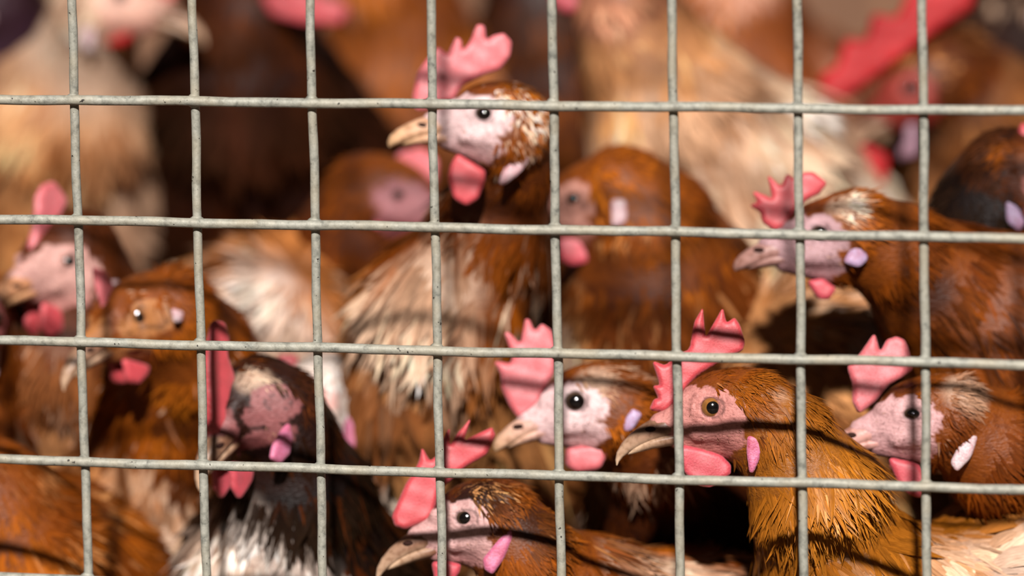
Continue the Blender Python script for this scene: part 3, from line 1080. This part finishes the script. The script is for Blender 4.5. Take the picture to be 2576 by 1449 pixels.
hen('upright hen in the middle, head high above the others with a large pink comb',
    (1219, 286), 0.130, [(1285, 330, .145, .0135), (1285, 425, .162, .0165), (1238, 570, .175, .0235), (1128, 770, .182, .034), (1072, 950, .20, .039),
                         (1090, 1130, .25, .055), (1200, 1200, .34, .066), (1280, 1180, .43, .06), (1330, 1080, .50, .035)], pitch=-10,
    comb=[(1037, 244), (1050, 180), (1071, 150), (1101, 114), (1127, 135), (1133, 120), (1148, 90), (1161, 98), (1163, 126), (1182, 103), (1200, 58), (1219, 62),
          (1223, 100), (1242, 86), (1268, 81), (1287, 103), (1283, 139), (1257, 173), (1217, 186), (1165, 212), (1140, 250), (1101, 262), (1071, 276), (1045, 276)],
    wattle=[(1152, 385), (1191, 409), (1220, 428), (1219, 456), (1202, 498), (1174, 515), (1142, 498), (1126, 449), (1135, 409)],
    lobe=[(1324, 370), (1334, 394), (1313, 428), (1274, 460), (1253, 464), (1264, 432), (1294, 383)],
    comb_mat=M_COMB_PALE, wattle_mat=M_COMB, detail=1, beak_s=0.94, face=srgb(234, 202, 202), beak=(srgb(214, 164, 140), srgb(222, 180, 134)),
    cols=[(-25, BROWN), (10, RUST), (50, BROWN), (100, RUST), (170, TAN), (280, RUST)], alt=CREAM, alt_p=0.25,
    patches=[(1050, 720, .13, 30, CREAM, .9), (1010, 830, .14, 26, CREAM, .8), (1300, 235, .12, 7, CREAM, .6), (1230, 640, .13, 16, DARK, .5), (1290, 760, .14, 18, DARK, .5)])  # upper dark patch: shade under the head painted into the neck feathers
hen('brown hen with grey pink face, head level in front of the cream bird at right',
    (2065, 585), 0.140, [(2160, 580, .155, .015), (2255, 640, .168, .021), (2385, 745, .188, .031), (2560, 860, .21, .052), (2760, 920, .32, .068),
                         (2930, 900, .42, .06), (3020, 820, .48, .035)], pitch=-4,
    comb=[(1922, 559), (1918, 534), (1888, 516), (1911, 509), (1895, 478), (1922, 488), (1948, 500), (1934, 437), (1969, 470), (1983, 435), (2001, 448), (2023, 432),
          (2051, 432), (2086, 459), (2066, 486), (2030, 504), (1997, 540), (1987, 572), (1950, 580)],
    wattle=[(2033, 705), (2073, 700), (2107, 725), (2089, 752), (2062, 752)],
    lobe=[(2145, 611), (2175, 617), (2182, 653), (2159, 673), (2120, 660)],
    comb_mat=M_COMB, lobe_mat=M_LOBE_LILAC, detail=1, beak_s=0.80, face=srgb(192, 154, 158), beak=(srgb(160, 118, 112), srgb(170, 128, 116)),
    cols=[(-25, BROWN), (10, RUST), (60, RUST), (120, BROWN), (260, RUST)], alt=DARK, alt_p=0.25,
    patches=[(2110, 490, .14, 8, CREAM, .9), (2330, 740, .15, 14, DARK, .8)])
hen('dark headed hen with a lilac ear lobe, half cut off by the right edge',
    (2640, 450), 0.20, [(2530, 440, .215, .018), (2500, 520, .22, .024), (2500, 640, .24, .035), (2560, 760, .33, .05), (2640, 760, .42, .06), (2700, 700, .5, .035)], flip=True,
    lobe=[(2530, 500), (2560, 515), (2580, 560), (2565, 582), (2535, 560)],
    lobe_mat=M_LOBE_LILAC, detail=1, cols=[(-25, BROWN), (5, BROWN), (25, BLACK), (100, BLACK), (250, DARK)], alt=BLACK, alt_p=0.3, face=srgb(150, 90, 80),
    patches=[(2545, 385, .20, 7, RUST, .8)])
hen('brown headed hen with a thin drooping pink comb, third bird from the left edge',
    (361, 797), 0.120, [(430, 790, .138, .019), (485, 880, .158, .024), (445, 1020, .185, .033), (375, 1190, .20, .04), (360, 1370, .21, .05),
                        (420, 1500, .28, .064), (520, 1500, .37, .06), (600, 1420, .44, .035)], yaw=42, pitch=12,
    comb=[(233, 671), (263, 681), (284, 720), (270, 748), (288, 777), (285, 810), (270, 842), (225, 842), (249, 795), (256, 772), (242, 725)],
    wattle=[(305, 900), (371, 920), (366, 945), (345, 966), (318, 962)],
    lobe=[(436, 775), (462, 784), (457, 811), (441, 809)],
    comb_mat=M_COMB_PALE, wattle_mat=M_COMB, detail=1, face=srgb(176, 116, 66), face_s=0.55, eye_s=1.12, squash=1.0, comb_t=1.8,
    cols=[(-25, RUST), (20, RUST), (60, RUST), (100, BROWN), (160, TAN), (260, RUST)], alt=CREAM, alt_p=0.3,
    patches=[(340, 1330, .16, 24, CREAM, .85), (340, 1210, .16, 14, TAN, .6)])
hen('hen facing the mesh near the left edge with a tall pink comb and red wattles',
    (176, 657), 0.165, [(190, 640, .185, .018), (210, 730, .19, .023), (160, 900, .195, .033), (130, 1080, .215, .044), (120, 1250, .28, .058),
                        (160, 1300, .37, .065), (220, 1280, .45, .055), (260, 1200, .50, .035)], yaw=48, pitch=4,
    comb=[(70, 645), (80, 584), (87, 537), (89, 495), (103, 465), (131, 455), (162, 504), (138, 553), (121, 608), (107, 650), (85, 662)],
    wattle=[(105, 758), (150, 775), (162, 800), (155, 836), (122, 846), (103, 823)],
    comb_mat=M_COMB_PALE, wattle_mat=M_COMB, detail=1, face=srgb(208, 160, 150), beak=(srgb(196, 136, 100), srgb(214, 168, 122)),
    cols=[(-25, BROWN), (20, BROWN), (60, BROWN), (110, TAN), (170, RUST), (280, BROWN)], alt=CREAM, alt_p=0.22,
    patches=[(130, 1100, .18, 16, TAN, .8)])
hen('hen facing straight out at the far left edge, only its pink cheek in view',
    (-5, 800), 0.13, [(-75, 790, .16, .019), (-80, 890, .165, .026), (-80, 1050, .18, .036), (-60, 1230, .21, .05), (-40, 1330, .30, .064), (-20, 1300, .39, .06), (0, 1200, .45, .035)],
    yaw=82, detail=2, face=srgb(224, 130, 130), cols=[(-25, RUST), (60, RUST), (150, BROWN), (280, RUST)], comb_mat=M_COMB_PALE)
hen('rust hen at lower left corner with a bright back, below the hen with tall comb',
    (-160, 1180), 0.07, [(-60, 1200, .085, .018), (-10, 1260, .09, .024), (40, 1370, .10, .034), (120, 1500, .15, .054), (200, 1560, .23, .06), (260, 1500, .30, .035)],
    detail=1, cols=[(-25, RUST), (60, RUST), (150, BROWN), (280, BROWN)], alt=TAN, alt_p=0.25)
hen('blurred rust hen with pinkish lobe, just right of the upright middle hen',
    (1448, 500), 0.23, comb=[(1270, 500), (1250, 430), (1300, 380), (1360, 400), (1390, 440), (1330, 480)], spine=[(1560, 490, .245, .020), (1630, 570, .25, .028), (1660, 720, .265, .042), (1660, 890, .29, .055), (1760, 980, .38, .066), (1900, 960, .47, .06), (2000, 880, .54, .035)],
    wattle=[(1400, 600), (1460, 598), (1503, 620), (1490, 655), (1440, 668), (1405, 650)],
    lobe=[(1535, 505), (1575, 505), (1575, 560), (1540, 575)], lobe_mat=M_LOBE_PALE, face=srgb(196, 140, 124), detail=2, face_s=0.85,
    cols=[(-25, RUST), (40, RUST), (70, BROWN), (130, BROWN), (260, RUST)], alt=TAN, alt_p=0.2, patches=[(1620, 660, .24, 26, DARK, .6), (1440, 790, .24, 14, TAN, .9), (1450, 870, .25, 12, CREAM, .8)])  # dark patch is shade below the head, put into the plumage colour
hen('blurred hen with a mauve face and pink comb, behind the beak of the upright hen',
    (1000, 490), 0.29, [(930, 500, .31, .02), (900, 600, .32, .027), (880, 740, .34, .04), (860, 880, .40, .056), (850, 920, .50, .066), (820, 880, .58, .04)],
    lobe=[(940, 560), (955, 560), (955, 575), (940, 575)], lobe_mat=M_WATTLE, flip=True, yaw=25, pitch=10, eye_s=0.6, face=srgb(156, 98, 102), detail=2, face_s=0.95,
    comb=[(1095, 470), (1100, 400), (1060, 370), (1000, 385), (985, 440), (1020, 470)], comb_mat=M_COMB_PALE,
    cols=[(-25, RUST), (40, BROWN), (90, DARK), (260, DARK)], alt=BROWN)
hen('cream necked hen with a red comb, mostly hidden behind the dark hen',
    (790, 985), 0.17, [(840, 1000, .185, .018), (850, 1060, .19, .024), (850, 1180, .21, .036), (880, 1330, .27, .055), (960, 1420, .36, .064), (1060, 1380, .44, .035)],
    comb=[(676, 960), (686, 905), (715, 890), (747, 898), (755, 950), (720, 985)], comb_mat=M_COMB, lobe_mat=M_LOBE, face=srgb(236, 180, 170), detail=2,
    cols=[(-25, WHITE), (40, WHITE), (90, CREAM), (200, TAN)], alt=WHITE)
hen('tan hen with a cream flank, its back between the left hens and the middle hen',
    (900, 640), 0.32, [(820, 660, .33, .022), (760, 740, .32, .032), (690, 840, .30, .045), (620, 960, .32, .062), (560, 1000, .42, .064), (500, 940, .5, .035)],
    flip=True, detail=2, cols=[(-25, RUST), (40, RUST), (110, TAN), (180, TAN), (260, RUST)], alt=CREAM, alt_p=0.3, patches=[(650, 800, .26, 24, WHITE, .9)])
hen('cream and tan hen below the grey faced hen, breast pale under the beak',
    (1850, 1050), 0.30, [(1930, 1000, .30, .022), (1990, 960, .29, .032), (2060, 930, .28, .048), (2200, 980, .31, .062), (2330, 1040, .40, .062), (2420, 980, .47, .035)],
    detail=2, pitch=15, cols=[(-25, TAN), (40, TAN), (120, TAN), (260, RUST)], alt=CREAM, alt_p=0.4, patches=[(2190, 800, .24, 16, WHITE, .95), (1980, 760, .24, 20, TAN, .8)])

# ------------------------------------------------------------------ the out-of-focus rows behind
hen('big blurred cream hen with a scarlet wattle at upper left',
    (300, -10), 0.40, [(245, 10, .41, .020), (222, 110, .42, .023), (170, 290, .43, .040), (140, 450, .45, .056), (230, 560, .52, .068), (330, 560, .62, .066), (420, 480, .7, .04)],
    flip=True, yaw=15, detail=2, wattle=[(240, 40), (300, 30), (335, 60), (320, 105), (270, 115), (238, 85)], wattle_mat=M_COMB_DEEP, face=srgb(230, 180, 160),
    cols=[(-25, CREAM), (50, CREAM), (120, TAN), (200, srgb(186, 122, 70)), (320, TAN)], alt=RUST, alt_p=0.35, patches=[(310, 470, .44, 36, CREAM, .9), (60, 380, .41, 40, TAN, .7)])
hen('blurred brown hen with pink wattle at the top, cream streak down its neck',
    (745, -170), 0.42, [(660, -70, .435, .022), (620, 60, .44, .032), (620, 230, .45, .048), (650, 420, .48, .066), (720, 540, .57, .074), (800, 560, .67, .066), (860, 480, .75, .04)],
    flip=True, yaw=10, detail=2, wattle=[(650, -20), (760, -25), (870, 10), (860, 60), (760, 55), (680, 35)], wattle_mat=M_COMB,
    cols=[(-25, RUST), (30, BROWN), (80, DARK), (150, DARK), (320, DARK)], alt=BROWN, alt_p=0.15, lobe=[(650, -60), (670, -60), (670, -40), (650, -40)], patches=[(715, 165, .40, 22, CREAM, .95), (620, 330, .40, 36, DARK, .7)])
hen('blurred hen with a slanting scarlet comb at upper right',
    (2290, 220), 0.42, [(2390, 190, .44, .022), (2450, 280, .45, .032), (2480, 420, .47, .048), (2520, 560, .52, .066), (2620, 640, .62, .072), (2740, 600, .72, .05)],
    pitch=18, detail=2, comb=[(2075, 255), (2065, 190), (2110, 165), (2130, 95), (2185, 100), (2200, 30), (2260, 45), (2300, -40), (2380, -30), (2460, -50), (2450, 20), (2370, 70), (2290, 130), (2210, 190), (2130, 250)],
    wattle=[(2100, 390), (2180, 360), (2240, 390), (2230, 460), (2160, 500), (2100, 460)], lobe=[(2280, 310), (2310, 310), (2310, 390), (2270, 400)],
    comb_mat=M_COMB_DEEP, wattle_mat=M_COMB_DEEP, lobe_mat=M_LOBE_DIM, face=srgb(160, 60, 50), comb_t=4.0,
    cols=[(-25, BROWN), (40, BROWN), (100, TAN), (180, RUST), (320, RUST)], alt=TAN, alt_p=0.3)
hen('large blurred cream hen right of centre, pale neck slanting down',
    (1480, -150), 0.36, [(1560, 0, .37, .022), (1610, 120, .375, .028), (1690, 270, .38, .040), (1810, 430, .39, .052), (1900, 560, .42, .062), (2010, 640, .52, .07), (2150, 640, .62, .06), (2260, 560, .7, .035)],
    detail=2, cols=[(-25, RUST), (40, srgb(170, 112, 84)), (75, TAN), (120, CREAM), (320, CREAM)], alt=srgb(196, 150, 116), alt_p=0.35, face=srgb(200, 140, 130),
    patches=[(2080, 330, .36, 22, WHITE, .9)])
hen('blurred tan hen at top centre, left of the upright hen',
    (880, -190), 0.55, [(960, -40, .56, .024), (1000, 60, .57, .034), (1010, 220, .58, .052), (980, 400, .62, .07), (1060, 480, .72, .076), (1180, 420, .82, .05)],
    detail=2, cols=[(-25, RUST), (60, RUST), (130, srgb(150, 92, 50)), (200, BROWN), (300, BROWN)], alt=srgb(170, 116, 96), alt_p=0.3)
hen('blurred dark brown hen at top, right of the upright hen',
    (1260, -190), 0.58, [(1340, -60, .60, .024), (1370, 60, .60, .034), (1380, 220, .61, .052), (1420, 400, .64, .07), (1530, 460, .74, .076), (1650, 400, .84, .05)],
    detail=2, cols=[(-25, BROWN), (60, DARK), (130, DARK), (200, BROWN), (300, BROWN)], alt=RUST, alt_p=0.3)
hen('blurred rust hen behind the pale slanting neck',
    (1760, -190), 0.56, [(1830, -20, .57, .024), (1850, 80, .58, .036), (1860, 230, .59, .054), (1900, 380, .64, .07), (2010, 420, .74, .076), (2130, 360, .84, .05)],
    detail=2, cols=[(-25, RUST), (60, RUST), (130, srgb(160, 96, 70)), (300, BROWN)], alt=srgb(180, 130, 110), alt_p=0.4)
hen('blurred tan hen in the upper right corner',
    (2700, -40), 0.56, [(2600, 0, .57, .024), (2560, 110, .58, .036), (2530, 260, .59, .05), (2540, 420, .64, .07), (2640, 480, .74, .07), (2740, 420, .82, .045)],
    flip=True, detail=2, cols=[(-25, BLACK), (60, DARK), (120, TAN), (300, TAN)], alt=CREAM, alt_p=0.3)
hen('dark purplish hen in the upper left corner, behind the cream hen',
    (-120, -40), 0.49, [(-20, 0, .50, .024), (0, 100, .51, .032), (10, 230, .58, .05), (40, 380, .62, .068), (120, 420, .72, .074), (220, 360, .82, .05)],
    detail=2, cols=[(-25, BLACK), (60, srgb(60, 34, 52)), (130, srgb(60, 30, 44)), (300, BLACK)], alt=srgb(70, 40, 58), alt_p=0.3)
